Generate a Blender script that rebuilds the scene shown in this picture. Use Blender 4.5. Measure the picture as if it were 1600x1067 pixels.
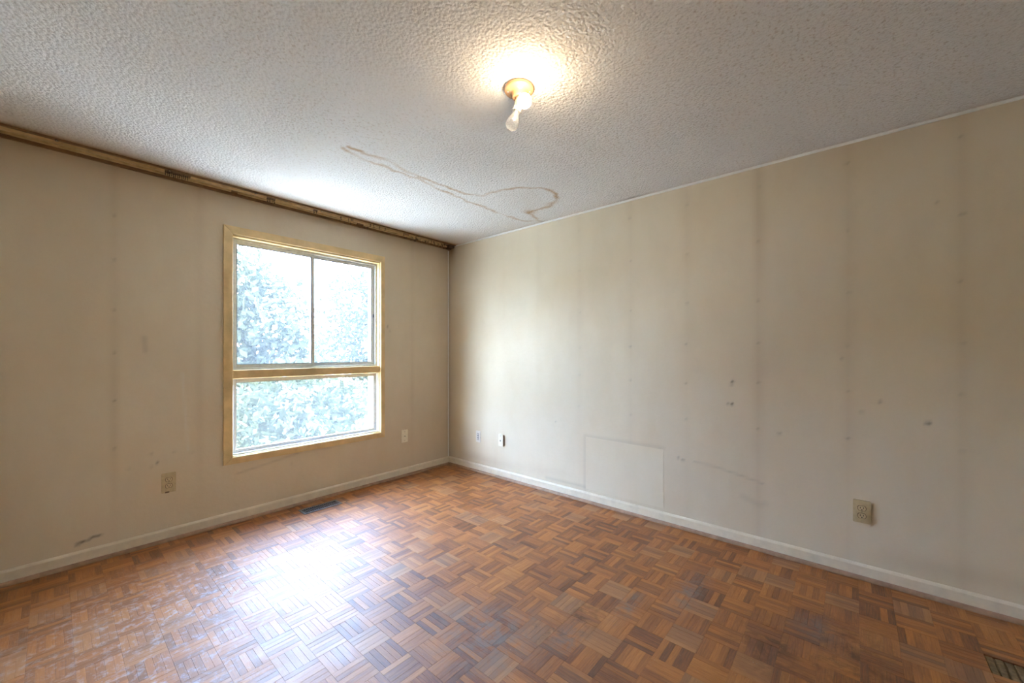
import bpy, bmesh, math, random
import numpy as np
from mathutils import Vector, Matrix

for o in list(bpy.data.objects):
    bpy.data.objects.remove(o)
random.seed(7)
rng = np.random.default_rng(7)
scene = bpy.context.scene
C = scene.collection

# ------------------------------------------------------------------ camera
CAMH, HC = 1.183, 2.30            # lens height, ceiling height
XR, YB = 2.767, 3.264             # right wall, window wall
XL, YF = -0.42, -0.95             # unseen left wall, wall behind the camera
cd = bpy.data.cameras.new('camera')
cam = bpy.data.objects.new('camera', cd)
C.objects.link(cam)
cam.location = (0, 0, CAMH)
cam.rotation_euler = (math.pi / 2, 0, -math.radians(49.257))
cd.sensor_width = 36
cd.lens = 620.77 / 1600 * 36
cd.shift_y = 16.72 / 1600
cd.clip_start = 0.02
cd.clip_end = 300
scene.camera = cam

# ------------------------------------------------------------------ light
SKY = 26.0
w = bpy.data.worlds.new('sky')
scene.world = w
w.use_nodes = True
nt = w.node_tree
nt.nodes.clear()
wo = nt.nodes.new('ShaderNodeOutputWorld')
bg = nt.nodes.new('ShaderNodeBackground')
tc = nt.nodes.new('ShaderNodeTexCoord')
sx = nt.nodes.new('ShaderNodeSeparateXYZ')
rp = nt.nodes.new('ShaderNodeValToRGB')
nt.links.new(tc.outputs['Generated'], sx.inputs[0])
nt.links.new(sx.outputs['Z'], rp.inputs[0])
rp.color_ramp.elements[0].position = 0.0
rp.color_ramp.elements[0].color = (0.69, 0.85, 1.13, 1)
rp.color_ramp.elements[1].position = 0.9
rp.color_ramp.elements[1].color = (0.50, 0.74, 1.22, 1)
nt.links.new(rp.outputs[0], bg.inputs[0])
bg.inputs[1].default_value = SKY
# added hazy glow around the sun, tinted blue, to light the right wall
sk = nt.nodes.new('ShaderNodeTexSky')
sk.sky_type = 'NISHITA'
sk.sun_disc = False
sk.sun_elevation = math.radians(36)
sk.sun_rotation = math.radians(-95)
sk.dust_density = 5.0
bg2 = nt.nodes.new('ShaderNodeBackground')
tn = nt.nodes.new('ShaderNodeMix')
tn.data_type = 'RGBA'
tn.blend_type = 'MULTIPLY'
tn.inputs[0].default_value = 1.0
nt.links.new(sk.outputs[0], tn.inputs[6])
tn.inputs[7].default_value = (0.68, 0.85, 1.30, 1)
nt.links.new(tn.outputs[2], bg2.inputs[0])
bg2.inputs[1].default_value = 1.15
ad = nt.nodes.new('ShaderNodeAddShader')
nt.links.new(bg.outputs[0], ad.inputs[0])
nt.links.new(bg2.outputs[0], ad.inputs[1])
nt.links.new(ad.outputs[0], wo.inputs[0])

sd = bpy.data.lights.new('sun', 'SUN')
sd.energy = 42.0
sd.angle = 0.02
sd.color = (1.0, 0.97, 0.92)
sun = bpy.data.objects.new('sun', sd)
C.objects.link(sun)
# high sun that travels along and away from the window wall, so no direct sun enters the room
sun.rotation_euler = Vector((0.8059, 0.0705, -0.5878)).to_track_quat('-Z', 'Y').to_euler()

BULB = 88.0                      # radiance of the lit bulb's glass
vs = scene.view_settings
vs.view_transform = 'Standard'
vs.look = 'None'
vs.gamma = 1.0
vs.use_curve_mapping = False
vs.exposure = 0.66

# ------------------------------------------------------------------ node helper
class NT:
    def __init__(s, name):
        s.m = bpy.data.materials.new(name)
        s.m.use_nodes = True
        s.t = s.m.node_tree
        s.t.nodes.clear()
        s.out = s.t.nodes.new('ShaderNodeOutputMaterial')

    def n(s, typ, **k):
        x = s.t.nodes.new(typ)
        for a, b in k.items():
            setattr(x, a, b)
        return x

    def l(s, a, b):
        if hasattr(a, 'is_linked') or hasattr(a, 'links'):
            s.t.links.new(a, b)
        else:
            b.default_value = a

    def math(s, op, a, b=None, c=None, clamp=False):
        x = s.n('ShaderNodeMath', operation=op)
        x.use_clamp = clamp
        for i, v in enumerate((a, b, c)):
            if v is not None:
                s.l(v, x.inputs[i])
        return x.outputs[0]

    def pos(s):
        return s.n('ShaderNodeNewGeometry').outputs['Position']

    def noise(s, vec, scale, detail=3, rough=0.55, dist=0.0):
        x = s.n('ShaderNodeTexNoise')
        s.l(vec, x.inputs['Vector'])
        x.inputs['Scale'].default_value = scale
        x.inputs['Detail'].default_value = detail
        x.inputs['Roughness'].default_value = rough
        x.inputs['Distortion'].default_value = dist
        return x.outputs['Fac']

    def ramp(s, fac, stops):
        x = s.n('ShaderNodeValToRGB')
        s.l(fac, x.inputs[0])
        e = x.color_ramp.elements
        while len(e) < len(stops):
            e.new(0.5)
        for el, (p, c) in zip(e, stops):
            el.position = p
            if not isinstance(c, (tuple, list)):
                c = (c, c, c)
            el.color = (*c[:3], 1)
        return x.outputs[0]

    def mix(s, fac, a, b, mode='MIX'):
        x = s.n('ShaderNodeMix', data_type='RGBA', blend_type=mode)
        s.l(fac, x.inputs[0])
        for v, i in ((a, 6), (b, 7)):
            if isinstance(v, (tuple, list)):
                v = (*v[:3], 1)
            s.l(v, x.inputs[i])
        return x.outputs[2]

    def scalevec(s, vec, sc):
        x = s.n('ShaderNodeVectorMath', operation='MULTIPLY')
        s.l(vec, x.inputs[0])
        x.inputs[1].default_value = sc
        return x.outputs[0]

    def attr(s, name):
        x = s.n('ShaderNodeAttribute')
        x.attribute_name = name
        y = s.n('ShaderNodeSeparateColor')
        s.t.links.new(x.outputs['Color'], y.inputs[0])
        return y.outputs

    def principled(s, col, rough=0.5, spec=0.5, metal=0.0, bump=None, bdist=0.002, bstr=1.0, **kw):
        p = s.n('ShaderNodeBsdfPrincipled')
        if isinstance(col, (tuple, list)):
            col = (*col[:3], 1)
        s.l(col, p.inputs['Base Color'])
        s.l(rough, p.inputs['Roughness'])
        s.l(spec, p.inputs['Specular IOR Level'])
        p.inputs['Metallic'].default_value = metal
        for k, v in kw.items():
            s.l(v, p.inputs[k])
        if bump is not None:
            b = s.n('ShaderNodeBump')
            s.l(bump, b.inputs['Height'])
            b.inputs['Distance'].default_value = bdist
            b.inputs['Strength'].default_value = bstr
            s.t.links.new(b.outputs[0], p.inputs['Normal'])
        s.t.links.new(p.outputs[0], s.out.inputs[0])
        return s.m


def plain(name, col, rough=0.5, var=0.12, scale=40, spec=0.5, metal=0.0, bd=0.0004):
    t = NT(name)
    p = t.pos()
    n = t.noise(p, scale, 4)
    dark = tuple(c * (1 - var) for c in col)
    lite = tuple(min(1, c * (1 + var)) for c in col)
    return t.principled(t.ramp(n, [(0.3, dark), (0.7, lite)]), rough, spec, metal, bump=n, bdist=bd)


# ------------------------------------------------------------------ mesh helpers
def link(name, me, mat=None, parent=None):
    o = bpy.data.objects.new(name, me)
    C.objects.link(o)
    if mat is not None and me is not None and not me.materials:
        me.materials.append(mat)
    if parent is not None:
        o.parent = parent
    return o


def finish(bm, name, mat, parent=None, smooth=False):
    bmesh.ops.recalc_face_normals(bm, faces=bm.faces)
    me = bpy.data.meshes.new(name)
    bm.to_mesh(me)
    bm.free()
    if smooth:
        for p in me.polygons:
            p.use_smooth = True
    return link(name, me, mat, parent)


def bx(bm, x0, x1, y0, y1, z0, z1, bev=0.0, seg=1):
    r = bmesh.ops.create_cube(bm, size=1.0)
    vs_ = r['verts']
    for v in vs_:
        v.co = Vector((x0 + (v.co.x + .5) * (x1 - x0), y0 + (v.co.y + .5) * (y1 - y0), z0 + (v.co.z + .5) * (z1 - z0)))
    if bev > 0:
        es = list({e for v in vs_ for e in v.link_edges})
        bmesh.ops.bevel(bm, geom=es, offset=bev, segments=seg, affect='EDGES', profile=0.5)


def box(name, dims, mat, parent=None, bev=0.0, seg=1):
    bm = bmesh.new()
    bx(bm, *dims, bev=bev, seg=seg)
    return finish(bm, name, mat, parent)


def prism(name, pts, axis, a0, a1, mat, parent=None, bev=0.0, seg=2, smooth=False):
    """closed 2-D outline pts extruded from a0 to a1 along axis"""
    def mk(p, q, a):
        return {'x': (a, p, q), 'y': (p, a, q), 'z': (p, q, a)}[axis]
    bm = bmesh.new()
    A = [bm.verts.new(mk(p, q, a0)) for p, q in pts]
    B = [bm.verts.new(mk(p, q, a1)) for p, q in pts]
    n = len(pts)
    bm.faces.new(A)
    fb = bm.faces.new(B)
    for i in range(n):
        bm.faces.new((A[i], A[(i + 1) % n], B[(i + 1) % n], B[i]))
    if bev:
        bmesh.ops.bevel(bm, geom=list(fb.edges), offset=bev, segments=seg, affect='EDGES')
    return finish(bm, name, mat, parent, smooth)


def lathe(name, prof, mat, parent=None, seg=32, smooth=True):
    """profile (r, z) turned about z"""
    bm = bmesh.new()
    rings = []
    for r, z in prof:
        if r < 1e-6:
            rings.append([bm.verts.new((0, 0, z))])
        else:
            rings.append([bm.verts.new((r * math.cos(2 * math.pi * k / seg), r * math.sin(2 * math.pi * k / seg), z)) for k in range(seg)])
    for a, b in zip(rings, rings[1:]):
        for k in range(seg):
            q = (k + 1) % seg
            if len(a) == 1 and len(b) == 1:
                continue
            if len(a) == 1:
                bm.faces.new((a[0], b[k], b[q]))
            elif len(b) == 1:
                bm.faces.new((a[k], a[q], b[0]))
            else:
                bm.faces.new((a[k], a[q], b[q], b[k]))
    return finish(bm, name, mat, parent, smooth)


def empty(name, loc, rot=(0, 0, 0)):
    o = bpy.data.objects.new(name, None)
    C.objects.link(o)
    o.empty_display_size = 0.05
    o.location = loc
    o.rotation_euler = rot
    return o


def tag(o, label=None, cat=None, group=None, kind=None):
    for k, v in (('label', label), ('category', cat), ('group', group), ('kind', kind)):
        if v:
            o[k] = v
    return o


def ridges(u, v, f, seed):
    """cheap smooth noise in about -1..1"""
    r = np.random.default_rng(seed)
    s = np.zeros_like(u)
    for k in range(7):
        a = r.uniform(0, 2 * math.pi)
        ff = f * r.uniform(0.5, 1.7)
        s = s + np.sin(ff * (u * math.cos(a) + v * math.sin(a)) + r.uniform(0, 7))
    return s / 3.2


def polydist(u, v, pts):
    d = np.full(u.shape, 1e9)
    for (x0, y0), (x1, y1) in zip(pts, pts[1:]):
        dx, dy = x1 - x0, y1 - y0
        t = np.clip(((u - x0) * dx + (v - y0) * dy) / (dx * dx + dy * dy + 1e-12), 0, 1)
        d = np.minimum(d, np.hypot(u - x0 - t * dx, v - y0 - t * dy))
    return d


def panel(name, us, vs_, to3d, stain, mat, hole=None, backs=(), flip=False):
    """painted surface as a fine grid carrying its stains; backs are solid boxes behind it"""
    U, V = np.meshgrid(us, vs_, indexing='ij')
    nu, nv = U.shape
    P = to3d(U, V).reshape(-1, 3)
    idx = np.arange(nu * nv).reshape(nu, nv)
    q = np.stack([idx[:-1, :-1], idx[1:, :-1], idx[1:, 1:], idx[:-1, 1:]], -1).reshape(-1, 4)
    if hole:
        cu = ((us[:-1] + us[1:]) / 2)[:, None] + 0 * vs_[None, :-1]
        cv = ((vs_[:-1] + vs_[1:]) / 2)[None, :] + 0 * us[:-1, None]
        keep = ~((cu > hole[0]) & (cu < hole[1]) & (cv > hole[2]) & (cv < hole[3]))
        q = q[keep.reshape(-1)]
    if flip:
        q = q[:, ::-1]
    pts, quads = [P], [q]
    base = len(P)
    for b in backs:
        x0, x1, y0, y1, z0, z1 = b
        pts.append(np.array([(x, y, z) for x in (x0, x1) for y in (y0, y1) for z in (z0, z1)], float))
        quads.append(np.array([(0, 1, 3, 2), (4, 6, 7, 5), (0, 4, 5, 1), (2, 3, 7, 6), (0, 2, 6, 4), (1, 5, 7, 3)]) + base)
        base += 8
    P = np.concatenate(pts)
    q = np.concatenate(quads)
    me = bpy.data.meshes.new(name)
    me.vertices.add(len(P))
    me.vertices.foreach_set('co', P.astype(np.float32).ravel())
    me.loops.add(q.size)
    me.loops.foreach_set('vertex_index', q.astype(np.int32).ravel())
    me.polygons.add(len(q))
    me.polygons.foreach_set('loop_start', np.arange(0, q.size, 4, dtype=np.int32))
    me.update(calc_edges=True)
    a = me.attributes.new('stain', 'FLOAT_COLOR', 'POINT')
    S = np.zeros((len(P), 4), np.float32)
    S[:nu * nv, :3] = np.stack(stain(U, V), -1).reshape(-1, 3)
    S[:, 3] = 1
    a.data.foreach_set('color', S.ravel())
    return link(name, me, mat)


def lin(a, b, step, extra=()):
    n = max(2, int(round((b - a) / step)) + 1)
    g = np.linspace(a, b, n)
    for e in extra:
        g[np.argmin(np.abs(g - e))] = e
    return g


# ------------------------------------------------------------------ materials
def mat_wall(name, base):
    t = NT(name)
    p = t.pos()
    s = t.attr('stain')
    big = t.noise(p, 1.6, 4, 0.6)
    mid = t.noise(t.scalevec(p, (1, 1, 0.45)), 7, 4, 0.6)
    fine = t.noise(p, 220, 3, 0.6)
    c = t.mix(t.math('MULTIPLY', t.ramp(big, [(0.38, 0.0), (0.72, 1.0)]), 0.35), base, (base[0] * .93, base[1] * .86, base[2] * .72))
    c = t.mix(t.math('MULTIPLY', t.ramp(mid, [(0.42, 0.0), (0.75, 1.0)]), 0.18), c, (base[0] * .8, base[1] * .74, base[2] * .62))
    c = t.mix(s[2], c, (0.80, 0.79, 0.76))
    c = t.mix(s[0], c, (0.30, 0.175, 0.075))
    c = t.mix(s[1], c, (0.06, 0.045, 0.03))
    return t.principled(c, 0.62, 0.3, bump=t.math('ADD', t.math('MULTIPLY', fine, 0.5), t.noise(p, 30, 2)), bdist=0.0010)


M = {}
M['wall'] = mat_wall('yellowed_cream_paint', (0.745, 0.650, 0.490))
t = NT('popcorn_ceiling')
p = t.pos()
s = t.attr('stain')
v1 = t.n('ShaderNodeTexVoronoi', feature='SMOOTH_F1')
t.l(p, v1.inputs['Vector'])
v1.inputs['Scale'].default_value = 75
v1.inputs['Smoothness'].default_value = 0.5
n1 = t.noise(p, 120, 4, 0.7)
n2 = t.noise(p, 45, 2)
hgt = t.math('ADD', t.math('MULTIPLY', t.math('SUBTRACT', 1.0, v1.outputs['Distance']), 0.8), t.math('ADD', n1, t.math('MULTIPLY', n2, 0.5)))
spk = t.ramp(t.noise(p, 70, 3, 0.7), [(0.54, 0.0), (0.68, 1.0)])
zone = t.ramp(t.noise(p, 1.1, 2), [(0.35, 0.25), (0.7, 1.0)])
c = t.mix(t.math('MULTIPLY', t.math('MULTIPLY', spk, zone), 0.55), (0.87, 0.855, 0.825), (0.42, 0.31, 0.20))
c = t.mix(s[0], c, (0.48, 0.27, 0.085))
c = t.mix(s[1], c, (0.10, 0.07, 0.045))
M['ceiling'] = t.principled(c, 0.9, 0.1, bump=hgt, bdist=0.009, bstr=1.0)

M['trim_paint'] = plain('cream_gloss_trim_paint', (0.76, 0.665, 0.505), 0.38, 0.07, 18)
M['bead_paint'] = plain('pale_bead_paint', (0.80, 0.78, 0.72), 0.45, 0.05, 30)
M['casing'] = plain('yellowed_casing_paint', (0.72, 0.52, 0.25), 0.4, 0.16, 9)
M['shoe'] = plain('dusty_shoe_moulding', (0.36, 0.22, 0.135), 0.55, 0.2, 25)
M['alu'] = plain('dull_window_metal', (0.60, 0.60, 0.56), 0.4, 0.1, 50, metal=0.3)
M['white_bead'] = plain('white_glazing_bead', (0.80, 0.80, 0.78), 0.4, 0.05, 50)
M['gasket'] = plain('grey_gasket', (0.16, 0.17, 0.18), 0.6, 0.1, 50)
M['board'] = plain('brown_stained_board', (0.22, 0.115, 0.045), 0.55, 0.3, 14)
M['rail'] = plain('yellowed_curtain_rail', (0.58, 0.40, 0.19), 0.42, 0.25, 20)
M['grime'] = plain('brown_grime', (0.10, 0.06, 0.03), 0.7, 0.4, 60)
M['plate_tan'] = plain('tan_plate_plastic', (0.56, 0.44, 0.25), 0.35, 0.1, 60)
M['plate_cream'] = plain('cream_plate_plastic', (0.86, 0.80, 0.64), 0.35, 0.06, 60)
M['plate_white'] = plain('white_plate_plastic', (0.78, 0.74, 0.66), 0.35, 0.05, 60)
M['recept'] = plain('beige_receptacle', (0.62, 0.49, 0.29), 0.35, 0.1, 60)
M['brown'] = plain('brown_outline_plastic', (0.12, 0.065, 0.03), 0.5, 0.2, 60)
M['grey'] = plain('grey_plastic', (0.36, 0.36, 0.36), 0.45, 0.1, 60)
M['black'] = plain('black_slot', (0.012, 0.011, 0.010), 0.6, 0.2, 60)
M['screw'] = plain('brassy_screw', (0.45, 0.38, 0.25), 0.35, 0.1, 60, metal=0.8)
M['vent_metal'] = plain('grey_vent_metal', (0.17, 0.18, 0.20), 0.4, 0.2, 60, metal=0.4)
M['vent_black'] = plain('black_vent_metal', (0.02, 0.022, 0.026), 0.4, 0.2, 60)
M['porcelain'] = plain('yellowed_porcelain', (0.38, 0.22, 0.11), 0.25, 0.06, 30)
M['brass'] = plain('dull_bulb_base', (0.6, 0.57, 0.5), 0.3, 0.1, 60, metal=0.9)
M['outer'] = plain('exterior_brick_paint', (0.45, 0.38, 0.32), 0.8, 0.2, 10)
M['concrete'] = plain('pale_concrete', (0.62, 0.58, 0.51), 0.85, 0.12, 3)
M['grass'] = plain('lawn_green', (0.06, 0.085, 0.03), 0.9, 0.35, 6)
M['bark'] = plain('grey_bark', (0.16, 0.12, 0.09), 0.9, 0.3, 12)

t = NT('lit_bulb_glass')
e = t.n('ShaderNodeEmission')
e.inputs[0].default_value = (1.0, 0.76, 0.50, 1)
e.inputs[1].default_value = BULB
t.l(e.outputs[0], t.out.inputs[0])
M['lit'] = t.m


def glassy(name, tint, dust, dustcol=(0.85, 0.9, 0.92), dn=0.3, film=True):
    """thin clear glass with a film of dust on it"""
    t = NT(name)
    p = t.pos()
    tr = t.n('ShaderNodeBsdfTransparent')
    tr.inputs[0].default_value = (*tint, 1)
    gl = t.n('ShaderNodeBsdfGlossy')
    gl.inputs['Roughness'].default_value = 0.03
    fr = t.n('ShaderNodeFresnel')
    bk = t.n('ShaderNodeNewGeometry').outputs['Backfacing']      # same thin-film reflectance on both faces of the pane
    t.l(t.math('ADD', 1.45, t.math('MULTIPLY', bk, 1 / 1.45 - 1.45)), fr.inputs[0])
    m1 = t.n('ShaderNodeMixShader')
    t.l(fr.outputs[0] if film else 0.0, m1.inputs[0])
    t.l(tr.outputs[0], m1.inputs[1])
    t.l(gl.outputs[0], m1.inputs[2])
    if dust <= 0:
        t.l(m1.outputs[0], t.out.inputs[0])
        return t.m
    tl = t.n('ShaderNodeBsdfTranslucent')
    tl.inputs[0].default_value = (*dustcol, 1)
    df = t.n('ShaderNodeBsdfDiffuse')
    df.inputs[0].default_value = (*dustcol, 1)
    m2 = t.n('ShaderNodeMixShader')
    m2.inputs[0].default_value = 0.35
    t.l(tl.outputs[0], m2.inputs[1])
    t.l(df.outputs[0], m2.inputs[2])
    m3 = t.n('ShaderNodeMixShader')
    f = t.math('MULTIPLY', t.ramp(t.noise(p, 5, 5, 0.65), [(0.3, 1 - dn), (0.7, 1.0)]), dust)
    t.l(f, m3.inputs[0])
    t.l(m1.outputs[0], m3.inputs[1])
    t.l(m2.outputs[0], m3.inputs[2])
    t.l(m3.outputs[0], t.out.inputs[0])
    return t.m


M['glass'] = glassy('dusty_pane', (0.95, 0.98, 0.98), 0.028)
M['screen'] = glassy('insect_screen_mesh', (0.90, 0.91, 0.91), 0.03, (0.5, 0.52, 0.52), 0.1, False)
M['clear'] = glassy('clear_bulb_glass', (0.90, 0.91, 0.93), 0.16)


def mat_leaf(name, a, b):
    t = NT(name)
    r = t.n('ShaderNodeNewGeometry').outputs['Random Per Island']
    c = t.ramp(r, [(0.0, a), (1.0, b)])
    d = t.n('ShaderNodeBsdfDiffuse')
    t.l(c, d.inputs[0])
    x = t.n('ShaderNodeBsdfTranslucent')
    t.l(c, x.inputs[0])
    m = t.n('ShaderNodeMixShader')
    m.inputs[0].default_value = 0.45
    t.l(d.outputs[0], m.inputs[1])
    t.l(x.outputs[0], m.inputs[2])
    t.l(m.outputs[0], t.out.inputs[0])
    return t.m


M['leaf1'] = mat_leaf('leaf_green', (0.024, 0.028, 0.014), (0.058, 0.066, 0.036))
M['leaf2'] = mat_leaf('leaf_pale', (0.030, 0.034, 0.019), (0.068, 0.074, 0.045))

# ------------------------------------------------------------------ room shell
T = 0.20                                        # outer wall thickness
OX0, OX1, OZ0, OZ1 = 0.815, 1.957, 0.452, 1.998   # window opening
G = 0.0125


def st_back(U, V):
    n = ridges(U, V, 9, 1)
    r = np.zeros_like(U)
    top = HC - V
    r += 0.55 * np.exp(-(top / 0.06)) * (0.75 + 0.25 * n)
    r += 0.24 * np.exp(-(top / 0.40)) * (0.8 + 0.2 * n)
    for x0, a in ((0.24, .13), (0.64, .10), (2.30, .08), (-0.17, .1)):
        r += a * np.exp(-((U - x0) / 0.022) ** 2) * (0.7 + 0.3 * ridges(U * 0, V, 7, 3))
    r += 0.13 * np.clip(ridges(U, V * .5, 4, 5) - .1, 0, 1)
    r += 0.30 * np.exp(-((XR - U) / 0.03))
    r += 0.05
    g = np.zeros_like(U)
    for z in (1.98, 1.72, 1.43, 1.18, 0.90, 0.62):
        g += 0.35 * np.exp(-(((U - 0.24) / 0.007) ** 2 + ((V - z) / 0.007) ** 2))
    for (x, z, a) in ((.40, .56, .35), (.43, .50, .5), (.40, .48, .3), (.51, .55, .25), (.30, .49, .2), (.60, .53, .2), (2.03, 1.42, .5), (2.05, 1.38, .3), (1.2, .33, .2)):
        g += a * np.exp(-(((U - x) / 0.006) ** 2 + ((V - z) / 0.010) ** 2))
    g += 0.9 * np.clip(1 - polydist(U, V, [(0.095, 0.118), (0.12, 0.124)]) / 0.011, 0, 1)
    g += 0.75 * np.clip(1 - polydist(U, V, [(0.135, 0.126), (0.162, 0.140), (0.185, 0.139)]) / 0.010, 0, 1)
    g += 0.2 * np.clip(1 - polydist(U, V, [(0.37, 1.27), (0.375, 1.19)]) / 0.02, 0, 1)
    g += 0.18 * np.clip(1 - polydist(U, V, [(0.85, 0.335), (1.25, 0.40)]) / 0.012, 0, 1)
    b = 0.25 * np.clip(1 - polydist(U, V, [(0.55, 1.05), (0.58, 0.55)]) / 0.014, 0, 1)
    return np.clip(r, 0, .8), np.clip(g, 0, .9), b


us = lin(XL, XR, G, (OX0, OX1))
vz = lin(0, HC, G, (OZ0, OZ1))
TO = YB + T
eps = 0.004
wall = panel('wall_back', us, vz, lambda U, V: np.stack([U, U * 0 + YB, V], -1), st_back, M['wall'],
             hole=(OX0, OX1, OZ0, OZ1),
             backs=[(XL - T, OX0 - .001, YB + eps, TO, -0.15, HC + .15), (OX1 + .001, XR + T, YB + eps, TO, -0.15, HC + .15),
                    (OX0 - .001, OX1 + .001, YB + eps, TO, -0.15, OZ0 - .001), (OX0 - .001, OX1 + .001, YB + eps, TO, OZ1 + .001, HC + .15)])
tag(wall, 'yellowed cream plaster wall with the window in it', 'wall', kind='structure')

STUDS = [(2.48, .05), (2.08, .06), (1.672, .10), (1.24, .16), (0.846, .16), (0.435, .34), (0.025, .24), (-0.38, .30), (-0.79, .2)]


def st_right(U, V):                                  # U = y, V = z
    r = np.zeros_like(U)
    for y0, a in STUDS:
        r += a * np.exp(-((U - y0 + .004 * ridges(U * 0, V, 6, 31)) / 0.034) ** 2) * (0.65 + 0.35 * ridges(U * 0 + y0, V, 5, 8)) * (0.24 + 0.34 * V / HC)
        r += 0.12 * a * np.exp(-((U - y0) / 0.008) ** 2)
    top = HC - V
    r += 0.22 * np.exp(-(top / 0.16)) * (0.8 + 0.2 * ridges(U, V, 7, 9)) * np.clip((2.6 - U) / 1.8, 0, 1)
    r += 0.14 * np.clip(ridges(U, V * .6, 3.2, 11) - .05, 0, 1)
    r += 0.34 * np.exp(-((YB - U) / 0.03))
    r += 0.5 * np.exp(-(((U - 3.22) / .05) ** 2 + ((V - 2.27) / .12) ** 2))
    r += 0.20 * np.exp(-((V - 0.16 - 0.05 * ridges(U, V * 0, 3, 14)) / .05) ** 2) * np.clip(ridges(U, V, 6, 12), 0, 1)
    g = np.zeros_like(U)
    for y0, a in STUDS[2:]:
        for z in (2.17, 1.835, 1.50, 1.235, 0.985, 0.74):
            q = random.uniform(.35, .8) * (1 if a > .15 else .6)
            dz, dy = random.uniform(-.02, .02), random.uniform(-.006, .006)
            g += .42 * q * np.exp(-(((U - y0 - dy) / 0.009) ** 2 + ((V - z - dz) / 0.007) ** 2))
    for (y, z, a) in ((.573, 1.0, .8), (.58, .98, .4), (.577, .86, .9), (.60, .86, .4), (-.27, .84, .9), (-.10, .93, .4), (-.03, .87, .3), (.33, .71, .4), (1.03, .50, .5), (.87, .46, .6), (.90, .47, .4),
                      (-.30, 1.9, .2), (.05, 1.15, .2), (1.9, .6, .2)):
        g += a * np.exp(-(((U - y) / 0.008) ** 2 + ((V - z) / 0.009) ** 2))
    g += 0.18 * np.clip(1 - polydist(U, V, [(.80, .46), (.68, .455), (.55, .43), (.41, .40)]) / 0.010, 0, 1)
    g += 0.10 * np.clip(1 - polydist(U, V, [(.52, .30), (.43, .27), (.40, .285)]) / 0.03, 0, 1)
    g += 0.16 * np.clip(1 - polydist(U, V, [(2.0, .11), (1.2, .12)]) / 0.02, 0, 1)
    # ghost of the repair around the patch
    g += 0.12 * np.clip(1 - polydist(U, V, [(1.62, .10), (1.62, .52), (1.0, .52)]) / 0.022, 0, 1)
    b = 0.25 * np.clip(ridges(U, V, 5, 21), 0, 1) * np.exp(-((U - .1) / .9) ** 2 - ((V - 1.3) / .8) ** 2)
    return np.clip(r, 0, .8), np.clip(g, 0, .9), b


us = lin(YF, YB, G)
vz = lin(0, HC, G)
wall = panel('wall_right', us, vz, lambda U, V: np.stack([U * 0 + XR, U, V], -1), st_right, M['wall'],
             backs=[(XR + eps, XR + T, YF - T, YB + eps * .5, -0.15, HC + .15)], flip=True)
wall_right = tag(wall, 'long cream wall on the right with brown stud ghost lines', 'wall', kind='structure')
t0 = lambda U, V: (U * 0, U * 0, U * 0)
wl = panel('wall_left', lin(YF, YB, .3), lin(0, HC, .3), lambda U, V: np.stack([U * 0 + XL, U, V], -1), t0, M['wall'],
           backs=[(XL - T, XL - eps, YF - T, YB + eps * .5, -0.15, HC + .15)])
tag(wl, 'plain cream wall left of the photographer', 'wall', kind='structure')
wf = panel('wall_front', lin(XL, XR, .3), lin(0, HC, .3), lambda U, V: np.stack([U, U * 0 + YF, V], -1), t0, M['wall'],
           backs=[(XL - T, XR + T, YF - T, YF - eps, -0.15, HC + .15)], flip=True)
tag(wf, 'plain cream wall behind the photographer', 'wall', kind='structure')


def st_ceil(U, V):                                   # U = x, V = y
    j = ridges(U, V, 38, 41) * .010 + ridges(U, V, 110, 42) * .005
    j2 = ridges(U, V, 33, 43) * .010 + ridges(U, V, 120, 44) * .005
    l1 = [(1.06, 2.087), (1.115, 2.087), (1.297, 2.057), (1.459, 2.098), (1.711, 2.097), (1.919, 2.07), (2.00, 2.02), (2.018, 1.93), (2.03, 1.84), (2.06, 1.76),
          (2.11, 1.69), (2.17, 1.62), (2.25, 1.585), (2.33, 1.59), (2.40, 1.635), (2.46, 1.70), (2.49, 1.77), (2.50, 1.84), (2.49, 1.92), (2.491, 1.985), (2.58, 2.00), (2.713, 2.028)]
    l2 = [(1.048, 2.122), (1.152, 2.155), (1.352, 2.143), (1.528, 2.129), (1.758, 2.155), (2.074, 2.168), (2.194, 2.15), (2.30, 2.17), (2.419, 2.152), (2.55, 2.15), (2.662, 2.113), (2.71, 2.02)]
    d1 = polydist(U + j, V + j2, l1)
    d2 = polydist(U + j2, V - j, l2)
    br = 0.75 + .35 * ridges(U, V, 25, 45)
    r = 0.8 * np.clip(1 - d1 / 0.020, 0, 1) * br + 0.75 * np.clip(1 - d2 / 0.018, 0, 1) * br
    r += 0.10 * np.clip(1 - polydist(U, V, [(2.2, 1.8), (2.4, 1.9)]) / .16, 0, 1)
    r += 0.55 * np.exp(-(((U - 2.49) / .05) ** 2 + ((V - 1.96) / .04) ** 2)) + .4 * np.exp(-(((U - 2.45) / .025) ** 2 + ((V - 1.72) / .05) ** 2))
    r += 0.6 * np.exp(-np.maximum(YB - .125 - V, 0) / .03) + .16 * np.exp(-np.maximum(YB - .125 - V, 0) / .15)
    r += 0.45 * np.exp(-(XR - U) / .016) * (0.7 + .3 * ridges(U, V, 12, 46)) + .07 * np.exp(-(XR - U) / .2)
    r += 0.10 * np.clip(ridges(U, V, 3, 47) - .1, 0, 1) * np.clip((2.4 - V) / 1.5, 0, 1)
    g = 0.45 * np.exp(-(((U - 2.74) / .012) ** 2 + ((V - 1.22) / .09) ** 2))
    g += 0.3 * np.exp(-(((U - 2.74) / .015) ** 2 + ((V - 2.02) / .04) ** 2))
    return np.clip(r, 0, .85), np.clip(g, 0, .9), r * 0


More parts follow.
